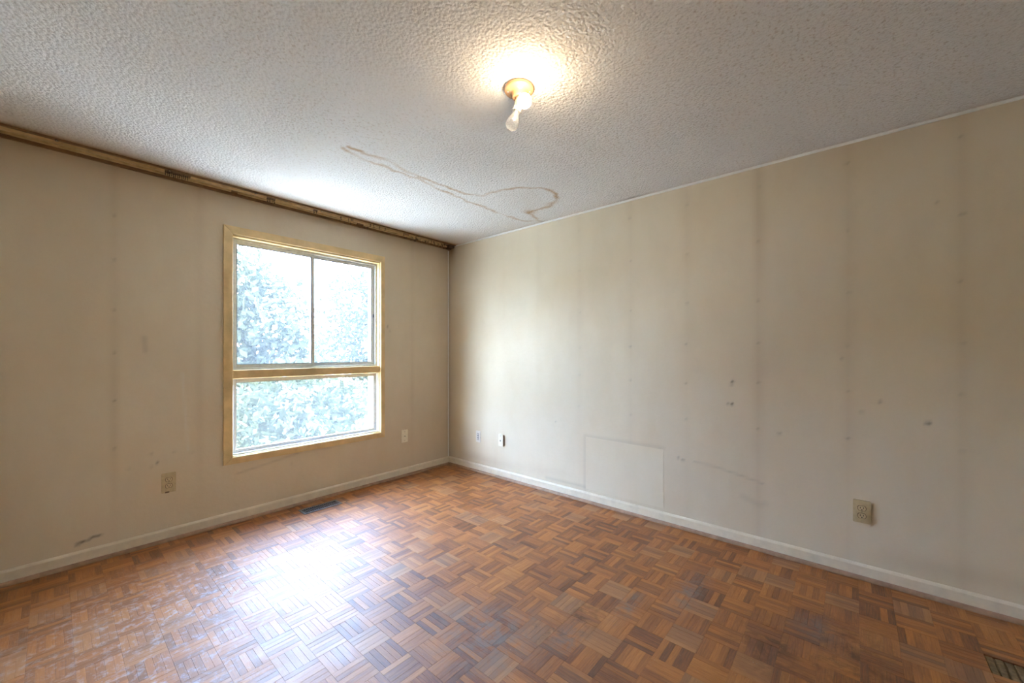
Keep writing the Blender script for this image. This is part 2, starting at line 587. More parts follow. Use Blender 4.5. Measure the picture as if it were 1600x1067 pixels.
ce = panel('ceiling', lin(XL, XR, .0115), lin(YF, YB, .0115), lambda U, V: np.stack([U, V, U * 0 + HC], -1), st_ceil, M['ceiling'],
           backs=[(XL - T, XR + T, YF - T, TO, HC + eps, HC + .16)], flip=True)
tag(ce, 'white popcorn ceiling with a brown water stain ring', 'ceiling', kind='structure')

# ------------------------------------------------------------------ floor of mosaic parquet
B = 0.1225
GX, GY = XR - 0.012 - 24 * B, 1.086 - 17 * B           # grid origin
NS = 5

t = NT('mosaic_parquet_wood')
p = t.pos()
sp = t.n('ShaderNodeSeparateXYZ')
t.l(p, sp.inputs[0])
ux = t.math('DIVIDE', t.math('SUBTRACT', sp.outputs[0], GX), B)
uy = t.math('DIVIDE', t.math('SUBTRACT', sp.outputs[1], GY), B)
ix, iy = t.math('FLOOR', ux), t.math('FLOOR', uy)
fx, fy = t.math('FRACT', ux), t.math('FRACT', uy)
par = t.math('MODULO', t.math('ADD', t.math('ADD', ix, iy), 200), 2.0)      # 0: strips run along x, 1: along y
par = t.math('GREATER_THAN', par, 0.5)
across = t.math('ADD', t.math('MULTIPLY', par, fx), t.math('MULTIPLY', t.math('SUBTRACT', 1.0, par), fy))
along = t.math('ADD', t.math('MULTIPLY', par, fy), t.math('MULTIPLY', t.math('SUBTRACT', 1.0, par), fx))
k = t.math('FLOOR', t.math('MULTIPLY', across, NS))
cmb = t.n('ShaderNodeCombineXYZ')
t.l(ix, cmb.inputs[0]); t.l(iy, cmb.inputs[1]); t.l(k, cmb.inputs[2])
wn = t.n('ShaderNodeTexWhiteNoise', noise_dimensions='3D')
t.l(cmb.outputs[0], wn.inputs['Vector'])
cmb2 = t.n('ShaderNodeCombineXYZ')
t.l(ix, cmb2.inputs[0]); t.l(iy, cmb2.inputs[1])
wb = t.n('ShaderNodeTexWhiteNoise', noise_dimensions='3D')
t.l(cmb2.outputs[0], wb.inputs['Vector'])
# grain, stretched along each strip
gv = t.n('ShaderNodeCombineXYZ')
t.l(t.math('ADD', t.math('MULTIPLY', along, 0.7), t.math('MULTIPLY', wn.outputs['Value'], 31.0)), gv.inputs[0])
t.l(t.math('ADD', t.math('MULTIPLY', across, 9.0), t.math('MULTIPLY', ix, 3.1)), gv.inputs[1])
t.l(t.math('MULTIPLY', iy, 2.7), gv.inputs[2])
grain = t.noise(gv.outputs[0], 2.6, 5, 0.65, 0.4)
tone = t.math('ADD', t.math('ADD', t.math('MULTIPLY', wn.outputs['Value'], 0.46), t.math('MULTIPLY', wb.outputs['Value'], 0.16)),
              t.math('MULTIPLY', t.math('SUBTRACT', grain, 0.5), 0.75))
tone = t.math('ADD', t.math('ADD', tone, 0.05), t.math('MULTIPLY', t.noise(p, 2.2, 3), 0.30))
col = t.ramp(tone, [(0.05, (0.066, 0.022, 0.006)), (0.28, (0.185, 0.054, 0.009)), (0.5, (0.32, 0.101, 0.014)), (0.72, (0.43, 0.154, 0.024)), (0.95, (0.54, 0.228, 0.052))])
# reddish and greyed blocks
col = t.mix(t.math('MULTIPLY', t.ramp(wb.outputs['Value'], [(0.78, 0.0), (0.95, 1.0)]), 0.35), col, (0.25, 0.17, 0.11))


def spot(x, y, rx, ry):
    """soft round mask at a place on the floor"""
    a = t.math('DIVIDE', t.math('SUBTRACT', sp.outputs[0], x), rx)
    b = t.math('DIVIDE', t.math('SUBTRACT', sp.outputs[1], y), ry)
    d = t.math('SQRT', t.math('ADD', t.math('MULTIPLY', a, a), t.math('MULTIPLY', b, b)))
    return t.math('SUBTRACT', 1.0, d, clamp=True)


def any_of(*ms):
    r = ms[0]
    for m in ms[1:]:
        r = t.math('MAXIMUM', r, m)
    return r


wear = t.noise(p, 5.5, 6, 0.68)
wear2 = t.noise(t.scalevec(p, (1, 1, 1)), 17, 5, 0.7, 0.6)
# grey scuffs where the finish is gone
m_grey = t.math('MULTIPLY', any_of(spot(1.40, 0.90, .17, .09), spot(1.75, 0.80, .20, .06), spot(2.05, .62, .30, .10), spot(2.15, .12, .14, .10), spot(1.2, 1.15, .3, .3)),
                t.ramp(wear2, [(0.40, 0.0), (0.62, 1.0)]))
col = t.mix(t.math('MULTIPLY', m_grey, 0.85, clamp=True), col, (0.20, 0.18, 0.165))
# dark soaked stains
m_dark = t.math('MULTIPLY', any_of(spot(2.0, .02, .55, .25), spot(1.55, 0.92, .20, .12), spot(1.9, .25, .3, .2), spot(1.36, .98, .12, .12)),
                t.ramp(t.math('ADD', t.math('MULTIPLY', t.math('ADD', wear, wear2), 0.42), t.math('MULTIPLY', wn.outputs['Value'], 0.16)), [(0.47, 0.0), (0.60, 1.0)]))
col = t.mix(t.math('MULTIPLY', m_dark, 0.9, clamp=True), col, (0.050, 0.020, 0.009))
# floor colour lightened at the far left, standing in for brighter light
m_lit = t.math('MULTIPLY', spot(.1, 2.2, 1.1, 1.5), t.ramp(wear, [(0.3, 0.3), (0.7, 1.0)]))
col = t.mix(t.math('MULTIPLY', m_lit, 0.5, clamp=True), col, (0.62, 0.29, 0.11))
# pale bluish scuffs by the outlet, with reflected sky painted into their colour
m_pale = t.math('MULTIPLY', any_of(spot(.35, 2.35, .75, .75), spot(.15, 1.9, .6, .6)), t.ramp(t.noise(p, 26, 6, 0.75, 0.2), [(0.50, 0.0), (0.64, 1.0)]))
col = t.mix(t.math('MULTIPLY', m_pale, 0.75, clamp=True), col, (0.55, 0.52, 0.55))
fleck = t.ramp(t.noise(p, 90, 2), [(0.70, 0.0), (0.76, 1.0)])
col = t.mix(t.math('MULTIPLY', fleck, 0.35), col, (0.5, 0.42, 0.34))
rough = t.math('ADD', 0.47, t.math('MULTIPLY', t.ramp(wear, [(0.35, 0.0), (0.7, 1.0)]), 0.16))
rough = t.math('ADD', rough, t.math('MULTIPLY', t.math('ADD', m_dark, m_grey), 0.2))
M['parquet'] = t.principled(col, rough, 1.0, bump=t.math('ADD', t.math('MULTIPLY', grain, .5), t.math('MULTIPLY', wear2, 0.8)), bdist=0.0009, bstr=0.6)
M['mastic'] = plain('dark_floor_mastic', (0.20, 0.135, 0.075), 0.75, 0.35, 70, bd=0.002)

floor = box('floor', (XL - .01, XR + .01, YF - .01, YB + .01, -0.15, -0.0105), M['mastic'])
tag(floor, 'worn orange-brown mosaic parquet floor in basketweave', 'floor', kind='structure')

SW, SL, SH = B / NS - 0.0003, B - 0.0003, 0.0075


def strip_geo(hx, hy, c=0.0004):
    """chamfered strip centred on the origin, top at z = 0"""
    v = [(-hx, -hy, -SH), (hx, -hy, -SH), (hx, hy, -SH), (-hx, hy, -SH),
         (-hx, -hy, -c), (hx, -hy, -c), (hx, hy, -c), (-hx, hy, -c),
         (-hx + c, -hy + c, 0), (hx - c, -hy + c, 0), (hx - c, hy - c, 0), (-hx + c, hy - c, 0)]
    f = [(0, 1, 5, 4), (1, 2, 6, 5), (2, 3, 7, 6), (3, 0, 4, 7), (4, 5, 9, 8), (5, 6, 10, 9), (6, 7, 11, 10), (7, 4, 8, 11), (8, 9, 10, 11)]
    return v, f


v, f = strip_geo(SL / 2, SW / 2)
me_strip = bpy.data.meshes.new('wood_strip')
me_strip.from_pydata(v, [], f)
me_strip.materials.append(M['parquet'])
v, f = strip_geo(SL / 2 - .002, SW / 2 - .0022, .0015)
me_bare = bpy.data.meshes.new('bare_wood_strip')
me_bare.from_pydata(v, [], f)
me_bare.materials.append(plain('bare_grey_wood', (0.20, 0.13, 0.06), 0.8, 0.35, 60))
bm = bmesh.new()
bx(bm, -B / 2 + .0004, B / 2 - .0004, -B / 2 + .0004, B / 2 - .0004, -0.0104, -0.0078)
me_back = bpy.data.meshes.new('parquet_block')
bm.to_mesh(me_back); bm.free()
me_back.materials.append(M['mastic'])

yaw = math.radians(49.257)
Fv = Vector((math.sin(yaw), math.cos(yaw))); Rv = Vector((math.cos(yaw), -math.sin(yaw)))


def in_view(x, y):
    d = x * Fv.x + y * Fv.y
    r = x * Rv.x + y * Rv.y
    if d < .3:
        return None
    px, py = 800 + 620.77 * r / d, 550.2 + 620.77 * CAMH / d
    return d if (-40 < px < 1640 and py < 1110) else None


cells = []
i0, i1 = math.floor((XL - GX) / B), math.ceil((XR - GX) / B)
j0, j1 = math.floor((YF - GY) / B), math.ceil((YB - GY) / B)
for i in range(i0, i1):
    for j in range(j0, j1):
        cx, cy = GX + (i + .5) * B, GY + (j + .5) * B
        inside = XL < cx - B / 2 and cx + B / 2 < XR and YF < cy - B / 2 and cy + B / 2 < YB
        cells.append((in_view(cx, cy) if inside else None, i, j, cx, cy))
vis = sorted([c for c in cells if c[0] is not None])
near = {(c[1], c[2]) for c in vis[:300]}
# strips by the right wall whose finish has come away
gone_cells = {(math.floor((2.36 - GX) / B), math.floor((-0.44 - GY) / B)): (0, 1, 2, 3, 4),
              (math.floor((2.36 - GX) / B), math.floor((-0.44 - GY) / B) - 1): (0, 1, 2)}
SV = {0: strip_geo(SL / 2, SW / 2), 1: strip_geo(SW / 2, SL / 2)}
rest_v, rest_f = [], []
for d, i, j, cx, cy in cells:
    along_y = (i + j) % 2 == 1
    if (i, j) in near:
        blk = link('parquet_block', me_back, None, floor)
        blk.location = (cx, cy, 0)
        blk.rotation_euler = (0, 0, math.pi / 2 if along_y else 0)
        for s_ in range(NS):
            bare = s_ in gone_cells.get((i, j), ())
            o = link('wood_strip', me_bare if bare else me_strip, None, blk)
            if bare:
                o.location = (0, -B / 2 + (s_ + .5) * B / NS, -.0024)
                o.rotation_euler = (random.gauss(0, .02), random.gauss(0, .008), random.gauss(0, .02))
                continue
            o.location = (0, -B / 2 + (s_ + .5) * B / NS, random.uniform(-.0003, .0003))
            o.rotation_euler = (random.gauss(0, .003), random.gauss(0, .0012), 0)
    else:
        vv, ff = SV[1 if along_y else 0]
        for s_ in range(NS):
            off = -B / 2 + (s_ + .5) * B / NS
            ox, oy = (cx + off, cy) if along_y else (cx, cy + off)
            b0 = len(rest_v)
            dz, tx, ty = random.uniform(-.0003, .0003), random.gauss(0, .002), random.gauss(0, .002)
            for a, b_, c_ in vv:
                rest_v.append((min(max(ox + a, XL - .005), XR + .005), min(max(oy + b_, YF - .005), YB + .005), c_ + dz + a * tx + b_ * ty))
            rest_f += [tuple(q + b0 for q in fc) for fc in ff]
me = bpy.data.meshes.new('parquet_remainder')
me.from_pydata(rest_v, [], rest_f)
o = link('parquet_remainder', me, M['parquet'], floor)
o['kind'] = 'stuff'

# ------------------------------------------------------------------ baseboards, shoe moulding, trims
BH, BT = 0.0788, 0.012


def base_profile(n0, sgn):
    """(distance axis, z) outline; n0 wall plane, sgn into the room"""
    q = [(0, 0), (BT, 0), (BT, BH - .012), (BT - .002, BH - .008), (BT - .004, BH - .004), (BT - .008, BH), (0, BH)]
    return [(n0 + sgn * (a + .0005), z + .001) for a, z in q]


def shoe_profile(n0, sgn):
    q = [(BT, 0)] + [(BT + .016 * math.cos(a), .0196 * math.sin(a)) for a in np.linspace(0, math.pi / 2, 6)]
    return [(n0 + sgn * (a + .0005), z + .0012) for a, z in q]


bb = prism('baseboard_back', base_profile(YB, -1), 'x', XL + .002, XR - .002, M['trim_paint'])
tag(bb, 'cream baseboard under the window', 'baseboard', kind='structure')
prism('shoe_moulding', shoe_profile(YB, -1), 'x', XL + .002, XR - .014, M['shoe'], bb)
br = prism('baseboard_right', base_profile(XR, -1), 'y', YF + .002, YB - .014, M['trim_paint'])
tag(br, 'cream baseboard along the right wall', 'baseboard', kind='structure')
prism('shoe_moulding', shoe_profile(XR, -1), 'y', YF + .002, YB - .03, M['shoe'], br)
bl = prism('baseboard_left', base_profile(XL, 1), 'y', YF + .002, YB - .014, M['trim_paint'])
tag(bl, 'cream baseboard along the left wall', 'baseboard', kind='structure')
bf = prism('baseboard_front', base_profile(YF, 1), 'x', XL + .014, XR - .014, M['trim_paint'])
tag(bf, 'cream baseboard behind the photographer', 'baseboard', kind='structure')
c1 = prism('trim_1', [(XR - .0005, HC - .013), (XR - .006, HC - .011), (XR - .009, HC - .007), (XR - .011, HC - .001), (XR - .0005, HC - .001)], 'y', YF + .002, YB - .05, M['bead_paint'])
tag(c1, 'thin pale bead between ceiling and right wall', 'trim', kind='structure')
c2 = prism('trim_2', [(XR - .022, YB - .001), (XR - .022, YB - .006), (XR - .014, YB - .008), (XR - .008, YB - .006), (XR - .008, YB - .001)], 'z', BH + .002, HC - .045, M['bead_paint'])
tag(c2, 'thin upright bead in the room corner', 'trim', kind='structure')

# repair patch in the right wall
pt = prism('wall_patch', [(0.998, .103), (1.612, .103), (1.610, .512), (1.0, .508)], 'x', XR - .0002, XR - .0022, M['wall'], wall_right, bev=.0015)
pt['label'] = 'paler rectangular repair patch in the plaster'

# ------------------------------------------------------------------ window
win = empty('window_1', ((OX0 + OX1) / 2, YB, OZ0))
tag(win, 'tan framed window with two sliding panes over one fixed pane', 'window', kind='structure')
WL = Vector(win.location)


def wpart(name, dims, mat, parent=None, bev=0.0015):
    """part of the window, given in room coordinates"""
    par_ = parent or win
    base = WL.copy()
    if parent is not None:
        base = base + parent.location
    x0, x1, y0, y1, z0, z1 = dims
    c = Vector(((x0 + x1) / 2, (y0 + y1) / 2, (z0 + z1) / 2))
    o = box(name, (x0 - c.x, x1 - c.x, y0 - c.y, y1 - c.y, z0 - c.z, z1 - c.z), mat, par_, bev=bev)
    o.location = c - base
    return o


CX0, CX1, CZ0, CZ1, CW = 0.7667, 1.9985, 0.4093, 2.0543, 0.053
CX1 = 1.9885 + .004
for nm, pts in (('left', [(CX0, CZ0), (CX0 + CW, CZ0 + CW * .9), (CX0 + CW, CZ1 - CW), (CX0, CZ1)]),
                ('right', [(CX1, CZ0), (CX1, CZ1), (CX1 - CW * .75, CZ1 - CW), (CX1 - CW * .75, CZ0 + CW * .9)]),
                ('top', [(CX0, CZ1), (CX0 + CW, CZ1 - CW), (CX1 - CW * .75, CZ1 - CW), (CX1, CZ1)]),
                ('bottom', [(CX0, CZ0), (CX1, CZ0), (CX1 - CW * .75, CZ0 + CW * .9), (CX0 + CW, CZ0 + CW * .9)])):
    o = prism('casing_board', [(a - WL.x, b - WL.z) for a, b in pts], 'y', -0.0008, -.0155, M['casing'], win, bev=.0025)
# jamb liner
y0, y1 = YB + .001, YB + T
wpart('jamb', (OX0, OX0 + .010, y0, y1, OZ0, OZ1), M['casing'])
wpart('jamb', (OX1 - .010, OX1, y0, y1, OZ0, OZ1), M['casing'])
wpart('head_jamb', (OX0 + .010, OX1 - .010, y0, y1, OZ1 - .010, OZ1), M['casing'])
wpart('sill', (OX0 + .010, OX1 - .010, y0, y1 + .03, OZ0, OZ0 + .010), M['casing'])
# transom rail between the sliding and the fixed lights
TZ0, TZ1 = 0.998, 1.058
wpart('transom', (OX0 + .010, OX1 - .010, YB + .004, YB + .125, TZ0, TZ1), M['casing'], bev=.003)
X0, X1 = OX0 + .010, OX1 - .010
YG = YB + .062
# sliding track frame
wpart('track_frame', (X0, X1, YG - .014, YG + .045, TZ1, TZ1 + .014), M['alu'])
wpart('track_frame', (X0, X1, YG - .014, YG + .045, OZ1 - .026, OZ1 - .010), M['alu'])
wpart('track_frame', (X0, X0 + .012, YG - .014, YG + .045, TZ1 + .014, OZ1 - .026), M['alu'])
wpart('track_frame', (X1 - .012, X1, YG - .014, YG + .045, TZ1 + .014, OZ1 - .026), M['alu'])


def sash(x0, x1, z0, z1, y, fw, mat, name='sash', gl=True):
    bm = bmesh.new()
    d = .016
    c = Vector(((x0 + x1) / 2, y, z0))
    for a in ((x0, x0 + fw, z0, z1), (x1 - fw, x1, z0, z1), (x0 + fw, x1 - fw, z0, z0 + fw), (x0 + fw, x1 - fw, z1 - fw, z1)):
        bx(bm, a[0] - c.x, a[1] - c.x, -d / 2, d / 2, a[2] - c.z, a[3] - c.z, bev=.0015)
    s_ = finish(bm, name, mat, win)
    s_.location = c - WL
    wpart('pane', (x0 + fw - .003, x1 - fw + .003, y - .002, y + .002, z0 + fw - .003, z1 - fw + .003), M['glass'], s_, bev=0)
    for a in ((x0 + fw, x0 + fw + .005, z0 + fw, z1 - fw), (x1 - fw - .005, x1 - fw, z0 + fw, z1 - fw), (x0 + fw + .005, x1 - fw - .005, z0 + fw, z0 + fw + .005), (x0 + fw + .005, x1 - fw - .005, z1 - fw - .005, z1 - fw)):
        wpart('gasket', (a[0], a[1], y - .006, y - .0022, a[2], a[3]), M['gasket'] if mat is not M['white_bead'] else M['alu'], s_, bev=0)
    return s_


SZ0, SZ1 = TZ1 + .014, OZ1 - .026
MX = 1.385
s1 = sash(X0 + .012, MX + .012, SZ0, SZ1, YG, .022, M['alu'])
s2 = sash(MX - .012, X1 - .012, SZ0, SZ1, YG + .020, .022, M['alu'])
s1['label'] = 'left sliding pane of the window'
s2['label'] = 'right sliding pane of the window'
wpart('latch', (X1 - .026, X1 - .016, YG + .004, YG + .012, 1.50, 1.53), M['gasket'], bev=.002)
wpart('insect_screen', (MX + .004, X1 - .013, YG + .0355, YG + .0365, SZ0, SZ1), M['screen'], bev=0)
s3 = sash(X0 + .004, X1 - .004, OZ0 + .014, TZ0 - .004, YG - .006, .024, M['white_bead'], 'fixed_light')
s3['label'] = 'white beaded fixed lower pane of the window'
for a in ((X0, X0 + .006, OZ0 + .010, TZ0), (X1 - .006, X1, OZ0 + .010, TZ0)):
    wpart('glazing_stop', (a[0], a[1], YB + .02, YG - .016, a[2], a[3]), M['white_bead'])
wpart('glazing_stop', (X0 + .006, X1 - .006, YB + .022, YG - .016, OZ0 + .010, OZ0 + .020), M['white_bead'])

# ------------------------------------------------------------------ curtain track on the ceiling above the window
TL, TR = XL + .06, XR - .012
tr = empty('curtain_track', ((TL + TR) / 2, YB - .06, HC))
tag(tr, 'grimy double curtain track fixed along the ceiling above the window', 'curtain track')
TLv = Vector(tr.location)


def tpart(name, dims, mat, parent=None, bev=0.001):
    x0, x1, y0, y1, z0, z1 = dims
    c = Vector(((x0 + x1) / 2, (y0 + y1) / 2, (z0 + z1) / 2))
    o = box(name, (x0 - c.x, x1 - c.x, y0 - c.y, y1 - c.y, z0 - c.z, z1 - c.z), mat, parent or tr, bev=bev)
    o.location = c - (TLv if parent is None else TLv + parent.location)
    return o


tpart('mounting_board', (TL, TR, YB - .118, YB - .002, HC - .012, HC - .0012), M['board'])
tpart('wall_cleat', (TL, TR, YB - .020, YB - .002, HC - .034, HC - .0125), M['board'])


def rail(x0, x1, y, mat):
    h = .014
    pts = [(-.008, 0), (.008, 0), (.008, -h), (.003, -h), (.003, -h + .002), (.006, -h + .002), (.006, -.002), (-.006, -.002), (-.006, -h + .002), (-.003, -h + .002), (-.003, -h), (-.008, -h)]
    o = prism('rail', pts, 'x', -(x1 - x0) / 2, (x1 - x0) / 2, mat, tr)
    o.location = Vector(((x0 + x1) / 2, y, HC - .0122)) - TLv
    return o


fr_y, rr_y = YB - .098, YB - .052
for a, b in ((TL, .45), (.575, 1.00), (1.06, 1.32), (1.36, 1.62), (1.65, 2.14), (2.20, 2.60)):
    rail(a, b, fr_y, M['rail'])
for a, b in ((TL, .80), (.84, 1.70), (1.76, 2.30), (2.34, 2.72)):
    rail(a, b, rr_y, M['rail'])
gl_x = [(.455 + k * .0095, fr_y) for k in range(12)] + [(1.005 + k * .011, fr_y) for k in range(5)] + [(1.325 + k * .011, fr_y) for k in range(3)]
gl_x += [(random.uniform(1.5, 1.95), random.choice((rr_y, fr_y - .012, rr_y + .016))) for _ in range(16)]
gl_x += [(random.uniform(2.1, 2.74), random.choice((rr_y, fr_y, rr_y + .016, fr_y - .010))) for _ in range(34)]
bm = bmesh.new()
bx(bm, -.0028, .0028, -.005, .005, -.010, 0, bev=.001)
bx(bm, -.0016, .0016, -.0016, .0016, -.020, -.010)
bx(bm, -.0014, .0014, -.005, .005, -.026, -.020, bev=.0008)
me_gl = bpy.data.meshes.new('glider')
bm.to_mesh(me_gl); bm.free()
me_gl.materials.append(M['grime'])
for x, y in gl_x:
    o = link('glider', me_gl, None, tr)
    o.location = Vector((x, y, HC - .0140 - random.uniform(0, .006))) - TLv
    o.rotation_euler = (random.gauss(0, .15), random.gauss(0, .15), random.gauss(0, .3))
for x in (.02, .47, .93, 1.38, 1.83, 2.29, 2.68):
    b = tpart('bracket', (x - .006, x + .006, YB - .128, YB - .030, HC - .0165, HC - .0122), M['grime'])
    tpart('screw', (x - .004, x + .004, YB - .124, YB - .116, HC - .020, HC - .0165), M['screw'], b)
tpart('end_pulley', (2.66, 2.735, YB - .125, YB - .085, HC - .040, HC - .0125), M['grime'], bev=.006)
tpart('end_pulley', (2.69, 2.742, YB - .072, YB - .035, HC - .044, HC - .0125), M['grime'], bev=.006)

# ------------------------------------------------------------------ wall plates
def rrect(w, h, r, n=4):
    pts = []
    for sx_, sz_, a0 in ((1, 1, 0), (-1, 1, 90), (-1, -1, 180), (1, -1, 270)):
        for k_ in range(n + 1):
            a = math.radians(a0 + 90 * k_ / n)
            pts.append((sx_ * (w / 2 - r) + r * math.cos(a), sz_ * (h / 2 - r) + r * math.sin(a)))
    return pts


def recept_outline(w, h):
    """round-sided outlet face with flat top and bottom"""
    pts = []
    for a in list(np.linspace(-50, 50, 9)) + list(np.linspace(130, 230, 9)):
        pts.append((w / 2 * math.cos(math.radians(a)), min(h / 2, max(-h / 2, w / 2 * math.sin(math.radians(a))))))
    return pts


def offs(pts, dx, dz):
    return [(a + dx, b + dz) for a, b in pts]


def plate_base(name, loc, wall_side, label, cat, w, h, mat, d=.006, tilt=0.0):
    """local axes: x across, -y out of the wall, z up"""
    rz = 0 if wall_side == 'back' else -math.pi / 2
    e = empty(name, loc, (0, tilt, rz))
    tag(e, label, cat)
    prism('cover_plate', rrect(w, h, .006), 'y', -.0008, -d, mat, e, bev=.002)
    return e


def screw(e, x, z, d, r=.0032):
    o = lathe('screw', [(0, .0012), (r * .8, .0011), (r, 0), (r, -.002)], M['screw'], e, 12)
    o.rotation_euler = (math.pi / 2, 0, 0)
    o.location = (x, -d, z)
    return o


def duplex(e, d, mat, rim):
    for sz in (-1, 1):
        z = sz * .0195
        prism('outlet_rim', offs(recept_outline(.0360, .0300), 0, z), 'y', -d + .001, -d - .0006, rim, e)
        r = prism('receptacle', recept_outline(.0315, .0255), 'y', 0, -.0022, mat, e, bev=.0006)
        r.location = (0, -d - .0004, z)
        for sx_, hh in ((-1, .009), (1, .0075)):
            box('slot', (sx_ * .0062 - .0013, sx_ * .0062 + .0013, -.0029, -.0021, .001 - hh / 2 + .002, .001 + hh / 2 + .002), M['black'], r)
        g_ = prism('ground_hole', [(.0026 * math.cos(a), -.0075 + .0026 * math.sin(a)) for a in np.linspace(0, 2 * math.pi, 10)[:-1]], 'y', -.0021, -.0029, M['black'], r)
    screw(e, 0, 0, d)


e = plate_base('electrical_outlet', (.4835, YB, .365), 'back', 'tan duplex outlet with brown sockets left of the window', 'outlet', .071, .124, M['plate_tan'])
duplex(e, .006, M['recept'], M['brown'])
box('chip', (-.018, .002, -.0066, -.0059, -.0625, -.054), M['brown'], e)['label'] = 'brown chipped lower edge'
e = plate_base('electrical_outlet', (XR, -.030, .352), 'right', 'beige duplex outlet on the bare right wall far from the window', 'outlet', .071, .117, M['plate_tan'], d=.012)
prism('plate_face', rrect(.052, .096, .004), 'y', -.0115, -.0150, M['plate_tan'], e, bev=.0015)
duplex(e, .015, M['recept'], M['brown'])

e = plate_base('wall_jack', (2.211, YB, .381), 'back', 'cream cover plate right of the window near the corner', 'wall plate', .070, .120, M['plate_cream'])
screw(e, 0, .042, .006)
screw(e, 0, -.042, .006)
j_ = prism('jack', rrect(.016, .016, .002), 'y', -.006, -.0085, M['plate_cream'], e, bev=.0008)
box('jack_opening', (-.004, .004, -.0092, -.0084, -.004, .003), M['black'], j_)

e = plate_base('toggle_plate', (XR, 2.823, .348), 'right', 'small white plate with grey centre beside the room corner', 'wall plate', .062, .112, M['plate_white'])
r_ = prism('grey_insert', rrect(.026, .066, .003), 'y', -.0055, -.0080, M['grey'], e, bev=.001)
for kz in (-.022, 0, .022):
    box('slot', (-.008, .008, -.0088, -.0079, kz - .004, kz + .004), M['plate_white'], r_)

e = plate_base('phone_jack', (XR, 2.5065, .358), 'right', 'cream jack plate standing off the right wall on a dark box', 'wall plate', .060, .112, M['plate_cream'], d=.018)
e.children[0].location = (-.004, 0, 0)
box('back_box', (-.024, .032, -.014, -.0008, -.050, .050), M['brown'], e, bev=.002)
screw(e, -.004, .040, .018)
j_ = prism('jack', rrect(.018, .020, .002), 'y', -.018, -.0205, M['plate_cream'], e, bev=.0008)
j_.location = (-.004, 0, -.004)
box('jack_opening', (-.005, .005, -.0212, -.0204, -.006, .006), M['black'], j_)

# ------------------------------------------------------------------ floor register
VX, VY, VW, VD = 1.345, 3.083, .285, .112
e = empty('floor_register', (VX, VY, 0.0012))
tag(e, 'dark metal floor register set in the parquet below the window', 'floor vent')
bm = bmesh.new()
fw = .018
for a in ((-VW / 2, -VW / 2 + fw, -VD / 2, VD / 2), (VW / 2 - fw, VW / 2, -VD / 2, VD / 2), (-VW / 2 + fw, VW / 2 - fw, -VD / 2, -VD / 2 + fw), (-VW / 2 + fw, VW / 2 - fw, VD / 2 - fw, VD / 2)):
    bx(bm, *a, 0, .0045, bev=.0012)
finish(bm, 'frame', M['vent_metal'], e)
box('damper_pan', (-VW / 2 + .004, VW / 2 - .004, -VD / 2 + .004, VD / 2 - .004, -.0003, .0008), M['black'], e)
bm = bmesh.new()
bx(bm, -.0022, .0022, -VD / 2 + fw - .001, VD / 2 - fw + .001, 0, .0032, bev=.0006)
me_sl = bpy.data.meshes.new('louvre')
bm.to_mesh(me_sl); bm.free()
me_sl.materials.append(M['vent_metal'])
nl = 17
for k_ in range(nl):
    o = link('louvre', me_sl, None, e)
    o.location = (-VW / 2 + fw + (k_ + .5) * (VW - 2 * fw) / nl, 0, .0009)
    o.rotation_euler = (0, .25, 0)
box('centre_bar', (-VW / 2 + fw, VW / 2 - fw, -.002, .002, .0030, .0046), M['vent_metal'], e)
box('damper_lever', (VW / 2 - .036, VW / 2 - .024, .012, .030, .0030, .0075), M['vent_black'], e, bev=.001)

# ------------------------------------------------------------------ ceiling lamp: porcelain holder, twin adapter, two bulbs
LX, LY = 1.291, 1.073
e = empty('ceiling_lampholder', (LX, LY, HC))
tag(e, 'round porcelain ceiling lampholder with a twin bulb adapter', 'lampholder')
lathe('porcelain_base', [(0, -.0008), (.060, -.0008), (.063, -.004), (.063, -.011), (.060, -.015), (.052, -.017), (.044, -.018), (.036, -.021), (.032, -.028), (.030, -.040), (.027, -.044), (.018, -.044), (.018, -.036), (0, -.036)], M['porcelain'], e, 40)
toc = Vector((-Fv.x, -Fv.y, 0))               # horizontally towards the room's near corner
rr = Vector((Rv.x, Rv.y, 0))
for sg in (-1, 1):
    o = lathe('mounting_screw', [(0, -.0022), (.0035, -.0018), (.0042, 0)], M['brass'], e, 12)
    o.location = rr * (.046 * sg) + Vector((0, 0, -.0172))
lathe('adapter', [(0, -.038), (.0135, -.038), (.0135, -.050), (.017, -.053), (.019, -.062), (.019, -.076), (.015, -.083), (0, -.085)], M['plate_white'], e, 24)


def arm_dir(v):
    return Vector(v).normalized()


dirA = (toc * .80 + rr * .22 + Vector((0, 0, -.38))).normalized()
dirB = (toc * -.12 + rr * -.36 + Vector((0, 0, -1.0))).normalized()
hub = Vector((0, 0, -.068))


def aim(o, d, at):
    o.rotation_mode = 'QUATERNION'
    o.rotation_quaternion = (-d).to_track_quat('Z', 'Y')     # local -z points along d
    o.location = at


for dv in (dirA, dirB):
    o = lathe('socket', [(0, .004), (.0165, .004), (.0175, -.020), (.0170, -.030), (.0145, -.030), (.0145, -.016), (0, -.016)], M['plate_white'], e, 24)
    aim(o, dv, hub)

BP = [(.0128, 0), (.0135, -.006), (.0155, -.016), (.021, -.030), (.0272, -.042), (.0298, -.054), (.0290, -.066), (.0245, -.077), (.0165, -.084), (.0075, -.0868), (0, -.0872)]
CAPP = [(0, .026), (.004, .0255), (.006, .022), (.0122, .020)] + [(.0131 if k_ % 2 else .0121, .018 - .0026 * k_) for k_ in range(7)] + [(.0128, -.001), (0, -.001)]


